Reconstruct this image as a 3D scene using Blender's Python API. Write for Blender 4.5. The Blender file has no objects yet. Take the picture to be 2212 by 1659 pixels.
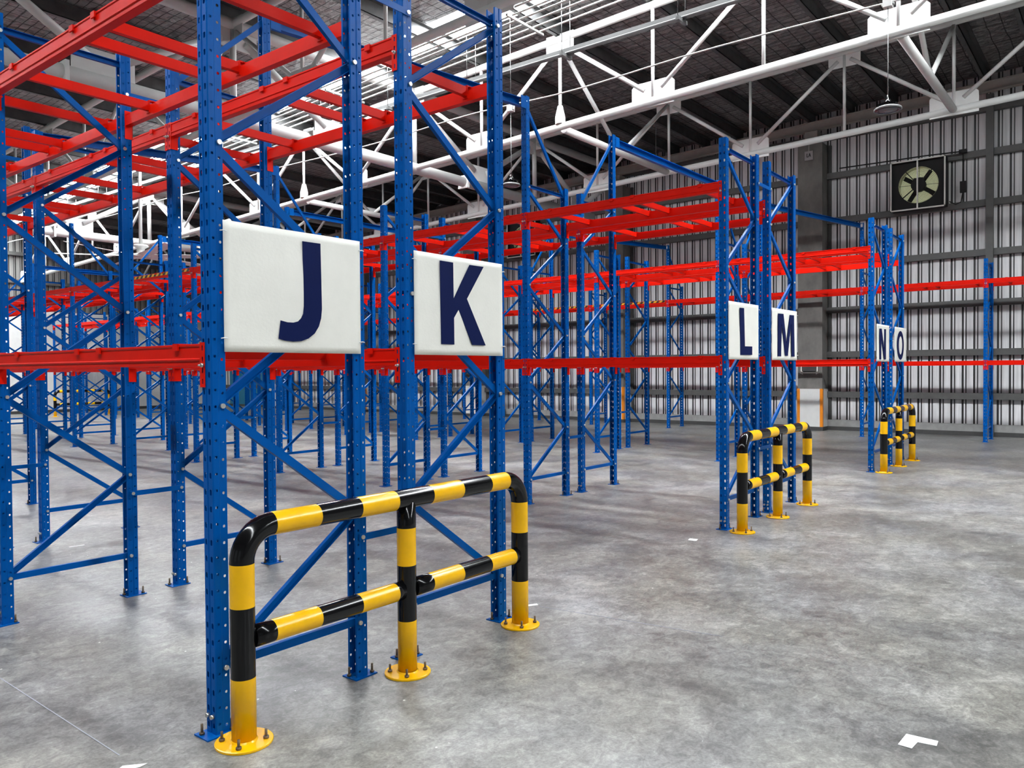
import bpy, bmesh, math, random
from mathutils import Vector, Matrix, Euler

# ------------------------------------------------------------------ camera, world, lights, exposure
S = bpy.context.scene
COL = S.collection
CAMP = Vector((-1.89803, -3.19887, 1.63))
YAW, PITCH, ROLL, FPX = 0.66915, -0.01806, -0.00716, 1693.67
def camera():
    f = Vector((math.cos(YAW)*math.cos(PITCH), math.sin(YAW)*math.cos(PITCH), math.sin(PITCH)))
    r = Vector((math.sin(YAW), -math.cos(YAW), 0)); u = r.cross(f)
    r2 = r*math.cos(ROLL)+u*math.sin(ROLL); u2 = -r*math.sin(ROLL)+u*math.cos(ROLL)
    cd = bpy.data.cameras.new('camera'); cam = bpy.data.objects.new('camera', cd); COL.objects.link(cam)
    M = Matrix((r2, u2, -f)).transposed().to_4x4(); M.translation = CAMP
    cam.matrix_world = M
    cd.sensor_fit = 'HORIZONTAL'; cd.sensor_width = 36.0; cd.lens = 36.0*FPX/2212.0
    cd.clip_start = 0.05; cd.clip_end = 300
    S.camera = cam
camera()
S.view_settings.view_transform = 'Standard'
S.view_settings.look = 'None'
S.view_settings.gamma = 1.0
S.view_settings.use_curve_mapping = False
S.view_settings.exposure = -0.42
S.cycles.max_bounces = 6
S.cycles.diffuse_bounces = 4
S.cycles.glossy_bounces = 3
S.cycles.caustics_reflective = False
S.cycles.caustics_refractive = False
S.cycles.sample_clamp_indirect = 6

SKY_STRENGTH = 0.5
SKYLIGHT_EMIT = 92.0
W = bpy.data.worlds.new('world'); S.world = W; W.use_nodes = True
bg = W.node_tree.nodes['Background']; bg.inputs[0].default_value = (0.86, 0.93, 1.0, 1); bg.inputs[1].default_value = SKY_STRENGTH

# hall extents
X0, X1, Y0, Y1 = -12.0, 19.42, -22.0, 31.8
SL = 0.036                     # the roof falls gently towards +y
def zlc(y): return 6.43-SL*y
def zuc(y): return 8.08-SL*y
def zroof(y): return 8.40-SL*y
# dock doors added out of view, left of the camera, to let daylight in
DOORS_FRONT = []      # x ranges in the wall y = Y0
DOORS_LEFT = [(-9.0, -4.0), (-1.0, 4.0), (8.0, 13.0), (17.0, 22.0)]   # y ranges in the wall x = X0
DOOR_H = 4.6
def portal(loc, rot, sx, sy):
    L = bpy.data.lights.new('door_daylight', 'AREA'); L.shape = 'RECTANGLE'; L.size = sx; L.size_y = sy
    L.cycles.is_portal = True
    o = bpy.data.objects.new('door_daylight', L); COL.objects.link(o); o.location = loc; o.rotation_euler = rot
for a, b in DOORS_FRONT: portal(((a+b)/2, Y0-0.1, DOOR_H/2), (math.radians(90), 0, 0), b-a, DOOR_H)
for a, b in DOORS_LEFT: portal((X0-0.1, (a+b)/2, DOOR_H/2), (math.radians(90), 0, math.radians(-90)), b-a, DOOR_H)

# ------------------------------------------------------------------ materials
def new_mat(name):
    m = bpy.data.materials.new(name); m.use_nodes = True
    return m, m.node_tree.nodes, m.node_tree.links, m.node_tree.nodes['Principled BSDF']
def ramp(N, pts):
    r = N.new('ShaderNodeValToRGB'); e = r.color_ramp.elements
    e[0].position, e[0].color = pts[0][0], (*pts[0][1], 1); e[1].position, e[1].color = pts[-1][0], (*pts[-1][1], 1)
    for p, c in pts[1:-1]:
        n = e.new(p); n.color = (*c, 1)
    return r
def coords(N, L, scale=(1, 1, 1), kind='Object'):
    t = N.new('ShaderNodeTexCoord'); m = N.new('ShaderNodeMapping'); m.inputs['Scale'].default_value = scale
    L.new(t.outputs[kind], m.inputs['Vector']); return m
def noise(N, L, vec, scale, detail=4, rough=.55, dist=0):
    n = N.new('ShaderNodeTexNoise'); n.inputs['Scale'].default_value = scale; n.inputs['Detail'].default_value = detail
    n.inputs['Roughness'].default_value = rough; n.inputs['Distortion'].default_value = dist
    L.new(vec.outputs[0], n.inputs['Vector']); return n
def paint(name, c, rough=.35, var=.08, metal=0, coat=0, bump=0.0, scale=6, spec=.5):
    SP = spec
    m, N, L, P = new_mat(name)
    mp = coords(N, L); n = noise(N, L, mp, scale, 3)
    lo = tuple(x*(1-var) for x in c); hi = tuple(min(1, x*(1+var)) for x in c)
    r = ramp(N, [(.35, lo), (.65, hi)]); L.new(n.outputs[0], r.inputs[0]); L.new(r.outputs[0], P.inputs['Base Color'])
    P.inputs['Roughness'].default_value = rough; P.inputs['Metallic'].default_value = metal; P.inputs['Coat Weight'].default_value = coat
    P.inputs['Specular IOR Level'].default_value = SP
    if bump:
        n2 = noise(N, L, mp, 60, 2); b = N.new('ShaderNodeBump'); b.inputs['Strength'].default_value = bump; b.inputs['Distance'].default_value = .002
        L.new(n2.outputs[0], b.inputs['Height']); L.new(b.outputs[0], P.inputs['Normal'])
    return m
BLUE = paint('blue_powder_coat', (.0006, .088, .36), .30, .06, bump=.15, spec=.07)
RED = paint('red_powder_coat', (.68, .010, .003), .36, .05, bump=.15, spec=.08)
YEL = paint('yellow_gloss_paint', (.92, .50, .003), .22, .05, spec=.4)
BLK = paint('black_gloss_paint', (.004, .004, .0045), .13, .05, spec=.35)
ZINC = paint('zinc_plated_steel', (.55, .55, .52), .35, .15, metal=.9)
RUSTY = paint('dull_anchor_steel', (.16, .12, .08), .5, .3, metal=.6)
WHITE = paint('white_steel_paint', (.64, .64, .62), .45, .03)
CREAM = paint('cream_steel_paint', (.36, .33, .30), .5, .05)
SIGNW = paint('white_vinyl_banner', (.88, .87, .80), .5, .02, bump=.4)
NAVY = paint('navy_vinyl_letter', (.002, .008, .065), .6, .03, spec=.1)
DARKST = paint('dark_grey_steel', (.050, .050, .049), .5, .08)
GIRT = paint('grey_girt_paint', (.085, .085, .082), .5, .08)
PURL = paint('galvanised_purlin_steel', (.10, .10, .10), .45, .15, metal=.5)
BLACKM = paint('matt_black', (.004, .004, .004), .7, .1)
GREYP = paint('grey_plastic', (.22, .22, .22), .4, .05)
LENS = paint('frosted_lamp_lens', (.10, .105, .115), .25, .03)
FLAPS = paint('fan_cream_wire', (.62, .62, .42), .4, .05)
PAPER = paint('white_paper', (.82, .83, .82), .6, .02)
ORANGE = paint('orange_edge_paint', (.80, .25, .01), .4, .04)
WPAN = paint('white_column_panel', (.68, .68, .66), .45, .03)
DOORBL = paint('teal_blue_door', (.01, .16, .28), .4, .05)
SIGNGR = paint('grey_sign_face', (.35, .33, .33), .5, .03)

def m_concrete():
    m, N, L, P = new_mat('polished_concrete_floor')
    mp = coords(N, L, kind='Object')
    big = noise(N, L, mp, .55, 5, .6, .6); mid = noise(N, L, mp, 2.6, 6, .65, .8)
    ms = coords(N, L, (1, 1.15, 1), kind='Object'); st = noise(N, L, ms, 13, 8, .75, .8); fine = noise(N, L, mp, 70, 3, .7)
    def mix(a, b, f):
        x = N.new('ShaderNodeMix'); x.data_type = 'FLOAT'; x.inputs[0].default_value = f
        L.new(a, x.inputs[2]); L.new(b, x.inputs[3]); return x.outputs[0]
    v = mix(big.outputs[0], mid.outputs[0], .5); v = mix(v, st.outputs[0], .38); v = mix(v, fine.outputs[0], .15)
    r = ramp(N, [(.40, (.065, .065, .063)), (.465, (.13, .13, .126)), (.525, (.225, .225, .217)), (.61, (.41, .41, .395))])
    L.new(v, r.inputs[0])
    # warm and cool stains
    tn = noise(N, L, mp, .9, 3, .5); tr = ramp(N, [(.35, (1.0, 1.0, 1.03)), (.65, (1.04, 1.01, .93))]); L.new(tn.outputs[0], tr.inputs[0])
    mu = N.new('ShaderNodeMixRGB'); mu.blend_type = 'MULTIPLY'; mu.inputs[0].default_value = 1; L.new(r.outputs[0], mu.inputs[1]); L.new(tr.outputs[0], mu.inputs[2])
    # small white paint specks
    vo = N.new('ShaderNodeTexVoronoi'); vo.inputs['Scale'].default_value = 5.5; L.new(mp.outputs[0], vo.inputs['Vector'])
    sp = N.new('ShaderNodeMath'); sp.operation = 'LESS_THAN'; sp.inputs[1].default_value = .035; L.new(vo.outputs['Distance'], sp.inputs[0])
    wn = noise(N, L, mp, 3.1, 1); wg = N.new('ShaderNodeMath'); wg.operation = 'GREATER_THAN'; wg.inputs[1].default_value = .52; L.new(wn.outputs[0], wg.inputs[0])
    mm = N.new('ShaderNodeMath'); mm.operation = 'MULTIPLY'; L.new(sp.outputs[0], mm.inputs[0]); L.new(wg.outputs[0], mm.inputs[1])
    mw = N.new('ShaderNodeMixRGB'); mw.inputs[2].default_value = (.75, .75, .72, 1); L.new(mm.outputs[0], mw.inputs[0]); L.new(mu.outputs[0], mw.inputs[1])
    L.new(mw.outputs[0], P.inputs['Base Color'])
    rr = ramp(N, [(.35, (.33,)*3), (.65, (.42,)*3)]); L.new(mid.outputs[0], rr.inputs[0]); L.new(rr.outputs[0], P.inputs['Roughness'])
    b = N.new('ShaderNodeBump'); b.inputs['Strength'].default_value = .12; b.inputs['Distance'].default_value = .004
    L.new(fine.outputs[0], b.inputs['Height']); L.new(b.outputs[0], P.inputs['Normal'])
    return m
FLOORM = m_concrete()
def m_colconc():
    m, N, L, P = new_mat('cast_concrete')
    mp = coords(N, L, (1, 1, .6)); n = noise(N, L, mp, 3, 6, .65)
    r = ramp(N, [(.35, (.13, .125, .115)), (.65, (.20, .19, .175))]); L.new(n.outputs[0], r.inputs[0]); L.new(r.outputs[0], P.inputs['Base Color'])
    P.inputs['Roughness'].default_value = .8; return m
CONC = m_colconc()
def m_foil():
    m, N, L, P = new_mat('foil_insulation_with_wire_mesh')
    t = N.new('ShaderNodeTexCoord'); sep = N.new('ShaderNodeSeparateXYZ'); L.new(t.outputs['Object'], sep.inputs[0])
    def M(op, a, b=None, v=None):
        n = N.new('ShaderNodeMath'); n.operation = op
        L.new(a, n.inputs[0])
        if b is not None: L.new(b, n.inputs[1])
        if v is not None: n.inputs[1].default_value = v
        return n.outputs[0]
    wob = N.new('ShaderNodeTexNoise'); wob.inputs['Scale'].default_value = 1.3; L.new(t.outputs['Object'], wob.inputs['Vector'])
    wv = M('MULTIPLY', wob.outputs[0], v=.10)
    def line(ax, pitch, w):
        s = M('ADD', sep.outputs[ax], wv); s = M('DIVIDE', s, v=pitch); s = M('FRACT', s); return M('LESS_THAN', s, v=w/pitch)
    lx = line(0, .15, .016); ly = line(1, .28, .018); wires = M('MAXIMUM', lx, ly)
    lap = line(0, 1.25, .03)
    mp = coords(N, L); n = noise(N, L, mp, 7, 5, .65, .5); vo = N.new('ShaderNodeTexVoronoi'); vo.inputs['Scale'].default_value = 5.0; L.new(t.outputs['Object'], vo.inputs['Vector'])
    r = ramp(N, [(.3, (.23, .22, .22)), (.7, (.44, .425, .425))]); L.new(n.outputs[0], r.inputs[0])
    mx = N.new('ShaderNodeMixRGB'); mx.inputs[2].default_value = (.03, .03, .03, 1); L.new(wires, mx.inputs[0]); L.new(r.outputs[0], mx.inputs[1])
    mx2 = N.new('ShaderNodeMixRGB'); mx2.inputs[2].default_value = (.07, .07, .07, 1); L.new(lap, mx2.inputs[0]); L.new(mx.outputs[0], mx2.inputs[1])
    L.new(mx2.outputs[0], P.inputs['Base Color'])
    P.inputs['Metallic'].default_value = .8; P.inputs['Roughness'].default_value = .36
    h = M('ADD', n.outputs[0], vo.outputs['Distance'])
    b = N.new('ShaderNodeBump'); b.inputs['Strength'].default_value = 1.0; b.inputs['Distance'].default_value = .07
    L.new(h, b.inputs['Height']); L.new(b.outputs[0], P.inputs['Normal'])
    return m
FOIL = m_foil()
def m_sheet(name, c):
    m, N, L, P = new_mat(name)
    mp = coords(N, L, (1, 1, .15)); n = noise(N, L, mp, 4, 5, .6)
    mp2 = coords(N, L, (1, 1, .05)); n2 = noise(N, L, mp2, 22, 2, .5)
    ad = N.new('ShaderNodeMath'); ad.operation = 'ADD'; L.new(n.outputs[0], ad.inputs[0]); L.new(n2.outputs[0], ad.inputs[1])
    ha = N.new('ShaderNodeMath'); ha.operation = 'MULTIPLY'; ha.inputs[1].default_value = .5; L.new(ad.outputs[0], ha.inputs[0])
    r = ramp(N, [(.38, tuple(x*.84 for x in c)), (.62, tuple(min(1, x*1.1) for x in c))]); L.new(ha.outputs[0], r.inputs[0]); L.new(r.outputs[0], P.inputs['Base Color'])
    P.inputs['Roughness'].default_value = .45; return m
SHEET = m_sheet('light_grey_wall_sheet', (.74, .74, .745))
GROOVE_SHADE = m_sheet('dark_sheet_joint', (.045, .045, .045)); GROOVE_SHADE2 = m_sheet('grey_sheet_joint', (.12, .12, .12))  # recess shade painted into the groove colours
def m_emit(name, c, s):
    m, N, L, P = new_mat(name); P.inputs['Base Color'].default_value = (*c, 1); P.inputs['Emission Color'].default_value = (*c, 1); P.inputs['Emission Strength'].default_value = s; return m
SKYL = m_emit('daylit_rooflight_sheet', (.93, .97, 1.0), SKYLIGHT_EMIT)
GLASSL = m_emit('daylit_door_glass', (.9, .97, 1.0), 9)
def m_tape():
    m, N, L, P = new_mat('black_yellow_warning_tape')
    t = N.new('ShaderNodeTexCoord'); sep = N.new('ShaderNodeSeparateXYZ'); L.new(t.outputs['Object'], sep.inputs[0])
    a = N.new('ShaderNodeMath'); a.operation = 'ADD'; L.new(sep.outputs[1], a.inputs[0]); L.new(sep.outputs[2], a.inputs[1])
    b = N.new('ShaderNodeMath'); b.operation = 'DIVIDE'; b.inputs[1].default_value = .17; L.new(a.outputs[0], b.inputs[0])
    c = N.new('ShaderNodeMath'); c.operation = 'FRACT'; L.new(b.outputs[0], c.inputs[0])
    d = N.new('ShaderNodeMath'); d.operation = 'GREATER_THAN'; d.inputs[1].default_value = .5; L.new(c.outputs[0], d.inputs[0])
    mx = N.new('ShaderNodeMixRGB'); mx.inputs[1].default_value = (.8, .42, .01, 1); mx.inputs[2].default_value = (.01, .01, .01, 1); L.new(d.outputs[0], mx.inputs[0]); L.new(mx.outputs[0], P.inputs['Base Color'])
    P.inputs['Roughness'].default_value = .4; return m
TAPE = m_tape()

# ------------------------------------------------------------------ helpers
class MB:
    def __init__(s): s.v = []; s.f = []; s.m = []; s.sm = []
    def add(s, vs, fs, mi=0, smooth=False):
        o = len(s.v); s.v += [tuple(p) for p in vs]
        for f in fs: s.f.append([i+o for i in f]); s.m.append(mi); s.sm.append(smooth)
    def box(s, x0, x1, y0, y1, z0, z1, mi=0):
        s.add([(x0,y0,z0),(x1,y0,z0),(x1,y1,z0),(x0,y1,z0),(x0,y0,z1),(x1,y0,z1),(x1,y1,z1),(x0,y1,z1)],
              [(0,3,2,1),(4,5,6,7),(0,1,5,4),(1,2,6,5),(2,3,7,6),(3,0,4,7)], mi)
    def prism(s, poly, d0, d1, axis='y', mi=0):
        # poly in the two other axes; extruded from d0 to d1 along axis
        n = len(poly)
        def P(a, b, d): return {'y': (a, d, b), 'x': (d, a, b), 'z': (a, b, d)}[axis]
        vs = [P(a, b, d0) for a, b in poly]+[P(a, b, d1) for a, b in poly]
        fs = [list(range(n))[::-1], list(range(n, 2*n))]+[(i, (i+1) % n, n+(i+1) % n, n+i) for i in range(n)]
        s.add(vs, fs, mi)
    def frame(s, p0, p1, up=(0, 0, 1)):
        d = (Vector(p1)-Vector(p0)); L = d.length; d.normalize()
        u = Vector(up); r = d.cross(u)
        if r.length < 1e-4: r = d.cross(Vector((1, 0, 0)))
        r.normalize(); u = r.cross(d)
        return d, r, u, L
    def sweep(s, p0, p1, prof, up=(0, 0, 1), mi=0, smooth=False):
        d, r, u, L = s.frame(p0, p1, up); n = len(prof)
        vs = [Vector(p0)+r*a+u*b for a, b in prof]+[Vector(p1)+r*a+u*b for a, b in prof]
        s.add(vs, [(i, (i+1) % n, n+(i+1) % n, n+i) for i in range(n)], mi, smooth)
        s.add(vs, [list(range(n))[::-1], list(range(n, 2*n))], mi)
    def tube(s, p0, p1, r, n=12, mi=0):
        s.sweep(p0, p1, [(r*math.cos(2*math.pi*i/n), r*math.sin(2*math.pi*i/n)) for i in range(n)], mi=mi, smooth=True)
    def path(s, pts, r, n=10, mats=None, cap=True):
        # tube along a polyline with a carried frame; mats gives a material index per segment
        pts = [Vector(p) for p in pts]; rings = []; prev = None
        for i, p in enumerate(pts):
            t = (pts[min(i+1, len(pts)-1)]-pts[max(i-1, 0)]).normalized()
            if prev is None:
                a = Vector((0, 1, 0)) if abs(t.y) < .9 else Vector((1, 0, 0)); a = (a-t*a.dot(t)).normalized()
            else: a = (prev-t*prev.dot(t)).normalized()
            prev = a; b = t.cross(a)
            rings.append([p+a*(r*math.cos(2*math.pi*k/n))+b*(r*math.sin(2*math.pi*k/n)) for k in range(n)])
        for i in range(len(pts)-1):
            vs = rings[i]+rings[i+1]
            s.add(vs, [(k, (k+1) % n, n+(k+1) % n, n+k) for k in range(n)], mats[i] if mats else 0, True)
        if cap:
            s.add(rings[0], [list(range(n))[::-1]], mats[0] if mats else 0); s.add(rings[-1], [list(range(n))], mats[-1] if mats else 0)
    def lathe(s, c, prof, n=24, mi=0, smooth=True):
        # prof: (radius, z) pairs around a vertical axis through c
        k = len(prof); vs = []
        for i in range(n):
            a = 2*math.pi*i/n
            vs += [(c[0]+r*math.cos(a), c[1]+r*math.sin(a), c[2]+z) for r, z in prof]
        fs = []
        for i in range(n):
            j = (i+1) % n
            for q in range(k-1): fs.append((i*k+q, j*k+q, j*k+q+1, i*k+q+1))
        s.add(vs, fs, mi, smooth)
    def mesh(s, name, mats):
        me = bpy.data.meshes.new(name); me.from_pydata(s.v, [], s.f)
        for m in (mats if isinstance(mats, (list, tuple)) else [mats]): me.materials.append(m)
        me.polygons.foreach_set('material_index', s.m); me.polygons.foreach_set('use_smooth', s.sm)
        me.update()
        bm = bmesh.new(); bm.from_mesh(me); bmesh.ops.remove_doubles(bm, verts=bm.verts, dist=1e-6)
        bmesh.ops.recalc_face_normals(bm, faces=bm.faces); bm.to_mesh(me); bm.free()
        return me
    def build(s, name, mats, parent=None, loc=(0, 0, 0), rotz=0):
        return put(name, s.mesh(name, mats), parent, loc, rotz)
def put(name, me, parent=None, loc=(0, 0, 0), rotz=0):
    o = bpy.data.objects.new(name, me); COL.objects.link(o); o.location = loc
    if rotz: o.rotation_euler = (0, 0, rotz)
    if parent is not None: o.parent = parent
    return o
def tag(o, label, cat, group=None, kind='thing'):
    o['label'] = label; o['category'] = cat; o['kind'] = kind
    if group: o['group'] = group
    return o
def thing(name, label, cat, loc=(0, 0, 0), rotz=0, group=None):
    o = bpy.data.objects.new(name, None); COL.objects.link(o); o.location = loc; o.rotation_euler = (0, 0, rotz)
    return tag(o, label, cat, group)
def struct(o): o['kind'] = 'structure'; return o
def dup(root, loc, label, rotz=None, skip=()):
    r = root.copy(); COL.objects.link(r); r.location = loc; r['label'] = label
    if rotz is not None: r.rotation_euler = (0, 0, rotz)
    for ch in list(root.children):
        if ch.name.split('.')[0] in skip: continue
        c = ch.copy(); COL.objects.link(c); c.parent = r
        for g in ch.children:
            if g.name.split('.')[0] in skip: continue
            d = g.copy(); COL.objects.link(d); d.parent = c
    return r
ORD = ['first', 'second', 'third', 'fourth', 'fifth', 'sixth', 'seventh', 'eighth', 'ninth', 'tenth', 'eleventh', 'twelfth', 'thirteenth', 'fourteenth']

# ------------------------------------------------------------------ setting: floor, walls, roof
b = MB(); b.box(X0-.3, X1+.3, Y0-.3, Y1+.3, -.2, 0); struct(b.build('floor', FLOORM))

def sheet_profile(a0, a1):
    # list of (position, depth, material) strips: wide pan, shade-coloured groove, narrow rib, shade-coloured groove
    out = []; a = a0
    while a < a1:
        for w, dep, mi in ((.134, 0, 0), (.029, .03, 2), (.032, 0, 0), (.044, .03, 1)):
            out.append((a, min(a+w, a1), dep, mi)); a += w
            if a >= a1: break
    return out
def sheet_wall(name, a0, a1, base, z0, z1fn, axis, sign, pan=None):
    # axis 'x': wall in plane x=base running along y; sign = outward direction
    m = MB(); T = .05
    def P(a, d, z): return (base+sign*d, a, z) if axis == 'x' else (a, base+sign*d, z)
    pr = sheet_profile(a0, a1); prevd = None
    for (s0, s1, dep, mi) in pr:
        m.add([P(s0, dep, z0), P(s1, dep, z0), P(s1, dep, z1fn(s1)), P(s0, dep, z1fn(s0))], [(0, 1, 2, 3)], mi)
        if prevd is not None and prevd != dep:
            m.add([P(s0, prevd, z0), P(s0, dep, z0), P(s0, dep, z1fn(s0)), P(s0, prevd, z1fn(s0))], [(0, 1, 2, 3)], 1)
        prevd = dep
    # outer skin
    m.add([P(a0, T, z0), P(a1, T, z0), P(a1, T, z1fn(a1)), P(a0, T, z1fn(a0))], [(0, 1, 2, 3)], 0)
    return struct(m.build(name, [pan or SHEET, GROOVE_SHADE, GROOVE_SHADE2]))
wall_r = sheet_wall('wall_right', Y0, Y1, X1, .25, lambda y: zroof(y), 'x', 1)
wall_b = sheet_wall('wall_back', X0, X1, Y1, 4.15, lambda x: zroof(Y1), 'y', 1, m_sheet('mid_grey_wall_sheet', (.24, .235, .225)))  # same sheet as the right wall, its weaker light put into a darker colour
# girts on the right wall
for k, z in enumerate((.93, 1.97, 3.12, 4.29, 5.44, 6.60, 7.62)):
    g = MB(); g.sweep((X1-.075, Y0, z), (X1-.075, Y1, z), [(-.07, -.075), (.07, -.075), (.07, -.06), (-.055, -.06), (-.055, .06), (.07, .06), (.07, .075), (-.07, .075)][::-1])
    g.build('girt', GIRT, wall_r)
for z in (5.3, 6.4):
    g = MB(); g.box(X0, X1, Y1-.14, Y1, z-.07, z+.07); g.build('girt', GIRT, wall_b)
# concrete kerb and black skirting at the foot of the right wall
g = MB(); g.box(X1-.10, X1+.12, Y0, Y1, .10, .27); struct(g.build('trim_1', paint('kerb_concrete', (.30, .30, .29), .7, .1)))
g = MB(); g.box(X1-.14, X1+.12, Y0, Y1, 0, .10); struct(g.build('baseboard_right', DARKST))
# lower white masonry part of the far wall with black skirting
g = MB(); g.box(X0, X1, Y1, Y1+.2, 0, 4.15); struct(g.build('wall_back_lower', WPAN))
g = MB(); g.box(X0, X1, Y1-.03, Y1, 0, .12); struct(g.build('baseboard_back', DARKST))
# walls behind and left of the camera with the added dock doors
def wall_with_doors(name, axis, base, sgn, a0, a1, doors, mat):
    m = MB(); cuts = [a0]
    for d in doors: cuts += list(d)
    cuts.append(a1)
    for i in range(len(cuts)-1):
        s0, s1 = cuts[i], cuts[i+1]; z0 = 0 if i % 2 == 0 else DOOR_H
        lo, hi = (base, base+.2*sgn) if sgn > 0 else (base+.2*sgn, base)
        if axis == 'x': m.box(lo, hi, s0, s1, z0, 8.9)
        else: m.box(s0, s1, lo, hi, z0, 8.9)
    return struct(m.build(name, mat))
PLAINW = paint('painted_wall_sheet', (.16, .16, .16), .6, .05)
wall_with_doors('wall_front', 'y', Y0, -1, X0, X1, DOORS_FRONT, PLAINW)
wall_with_doors('wall_left', 'x', X0, -1, Y0, Y1, DOORS_LEFT, PLAINW)

# roof: foil backed sheets, split around the rooflights that run down the slope
SKYX = [(-3.0, -2.62), (8.80, 9.68)]  # first strip is out of view, added to light the rack faces
def roof_strip(m, xa, xb, thick=.06, mi=0, dz=0):
    y0, y1 = Y0-.3, Y1+.3
    m.add([(xa, y0, zroof(y0)+dz), (xb, y0, zroof(y0)+dz), (xb, y1, zroof(y1)+dz), (xa, y1, zroof(y1)+dz),
           (xa, y0, zroof(y0)+dz+thick), (xb, y0, zroof(y0)+dz+thick), (xb, y1, zroof(y1)+dz+thick), (xa, y1, zroof(y1)+dz+thick)],
          [(0, 3, 2, 1), (4, 5, 6, 7), (0, 1, 5, 4), (1, 2, 6, 5), (2, 3, 7, 6), (3, 0, 4, 7)], mi)
m = MB(); edges = [X0-.3]+[e for s in SKYX for e in s]+[X1+.3]
for i in range(0, len(edges), 2): roof_strip(m, edges[i], edges[i+1])
ceil = struct(m.build('ceiling', FOIL))
for i, (a, c) in enumerate(SKYX):
    m = MB(); roof_strip(m, a, c, .01, dz=.03); struct(m.build('window_%d' % (i+1), SKYL))
# purlins
k = 0; y = -.55-1.963*10
while y < Y1:
    m = MB(); z = zuc(y)+.06
    for (xa, yy) in ((X0, y), (14.9, y+.98)):
        m = MB(); z = zuc(yy)+.06
        m.box(xa, X1-.05, yy-.008, yy+.008, z, z+.24); m.box(xa, X1-.05, yy-.008, yy+.085, z, z+.010); m.box(xa, X1-.05, yy-.085, yy+.008, z+.230, z+.24)
        if yy < Y1: m.build('purlin', PURL, ceil)
    y += 1.963
# eave beam on the right wall
m = MB()
for (h0, h1, w) in ((-.23, .0, .02), (-.23, -.215, .16), (-.015, 0, .16)):
    ya, yb = Y0, Y1
    m.add([(18.98+.08-w/2, ya, 8.12-SL*ya+h0), (18.98+.08+w/2, ya, 8.12-SL*ya+h0), (18.98+.08+w/2, yb, 8.12-SL*yb+h0), (18.98+.08-w/2, yb, 8.12-SL*yb+h0),
           (18.98+.08-w/2, ya, 8.12-SL*ya+h1), (18.98+.08+w/2, ya, 8.12-SL*ya+h1), (18.98+.08+w/2, yb, 8.12-SL*yb+h1), (18.98+.08-w/2, yb, 8.12-SL*yb+h1)],
          [(0, 3, 2, 1), (4, 5, 6, 7), (0, 1, 5, 4), (1, 2, 6, 5), (2, 3, 7, 6), (3, 0, 4, 7)])
eave = struct(m.build('trim_2', CREAM))

# concrete columns along the right wall
COLY = [3.37+5.87*k for k in range(-1, 5)]
for i, yc in enumerate(COLY):
    t = thing('column', '', 'column', (19.15, yc, 0)); del t['label']; del t['category']; t['kind'] = 'structure'
    zt = zuc(yc)-.55
    m = MB(); m.box(-.25, .26, -.31, .31, 0, zt); m.build('shaft', CONC, t)
    m = MB(); m.box(-.17, .17, -.16, .16, zt, zuc(yc)-.20); m.box(-.2, .2, -.2, .2, zt, zt+.02)
    m.build('steel_stub', CREAM, t)
    m = MB(); m.box(-.262, .2, -.322, .322, .10, 1.08); m.build('white_panel', WPAN, t)
    for s in (-1, 1):
        m = MB(); m.box(-.27, -.20, min(s*.325, s*.255), max(s*.325, s*.255), .10, 1.085); m.build('orange_edge', ORANGE, t)
    m = MB(); m.box(-.28, .2, -.335, .335, 0, .10); m.build('skirting', DARKST, t)
    m = MB(); m.box(.19, .26, -.40, -.33, 0, zt); m.build('downpipe', DARKST, t)  # dark upright strip beside the shaft
# steel mullion posts on the right wall
for yc in (-.60, 13.95, 19.9):
    m = MB(); m.box(X1-.24, X1-.14, yc-.075, yc+.075, 0, zuc(yc)-.2); m.box(X1-.30, X1-.14, yc-.10, yc+.10, 0, .27); struct(m.build('wall_post', GIRT))

# ------------------------------------------------------------------ roof trusses
def gusset(m, c, wy, wz, axis, t=.02, flip=1):
    x, y, z = c; e = .07
    pr = [(-wy/2, -.10), (wy/2, -.10), (wy/2, wz*.8), (wy/2-e, wz), (-wy/2+e, wz), (-wy/2, wz*.8)]
    pr = [(a, h*flip) for a, h in pr]
    if axis == 'y': m.prism([(y+a, z+h) for a, h in pr], x-t/2, x+t/2, 'x')
    else: m.prism([(x+a, z+h) for a, h in pr], y-t/2, y+t/2, 'y')
PN = 1.963
def side_truss(X, tag_txt, n0, n1):
    t = thing('roof_truss', tag_txt, 'roof truss', (X, 9.27, zlc(9.27)), group='white tube trusses running down the roof slope')
    o = Vector((X, 9.27, zlc(9.27)))
    ya, yb = 9.27+PN*n0, 9.27+PN*n1
    def part(name, fn):
        m = MB(); fn(m); m.v = [tuple(Vector(v)-o) for v in m.v]; m.build(name, WHITE, t)
    part('bottom_chord', lambda m: m.tube((X, ya, zlc(ya)), (X, yb, zlc(yb)), .064, 14))
    part('top_chord', lambda m: m.tube((X, ya, zuc(ya)), (X, yb, zuc(yb)), .068, 14))
    for n in range(n0, n1+1):
        y = 9.27+PN*n
        part('vertical_strut', lambda m: m.tube((X, y, zlc(y)+.05), (X, y, zuc(y)-.05), .031, 10))
        if n % 2:
            part('gusset_plate', lambda m: gusset(m, (X, y, zlc(y)), .82, .34, 'y'))
            for s in (-1, 1):
                if n0 <= n+s <= n1: part('diagonal_strut', lambda m: m.tube((X, y+s*.16, zlc(y)+.2), (X, y+s*(PN-.12), zuc(y+s*PN)-.16), .040, 10))
        else:
            part('gusset_plate', lambda m: gusset(m, (X, y, zuc(y)), .62, .30, 'y', flip=-1))
            if X == 10.442 and n in (-2, 2): part('strut_shoe', lambda m: m.lathe((X, y, zlc(y)+.05), [(.001, 0), (.10, 0), (.10, .12), (.05, .34), (.001, .34)], 8, smooth=False))
    return t
side_truss(1.55, 'white tube truss nearest the racks signed J, above their row ends', 0, 11)
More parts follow.
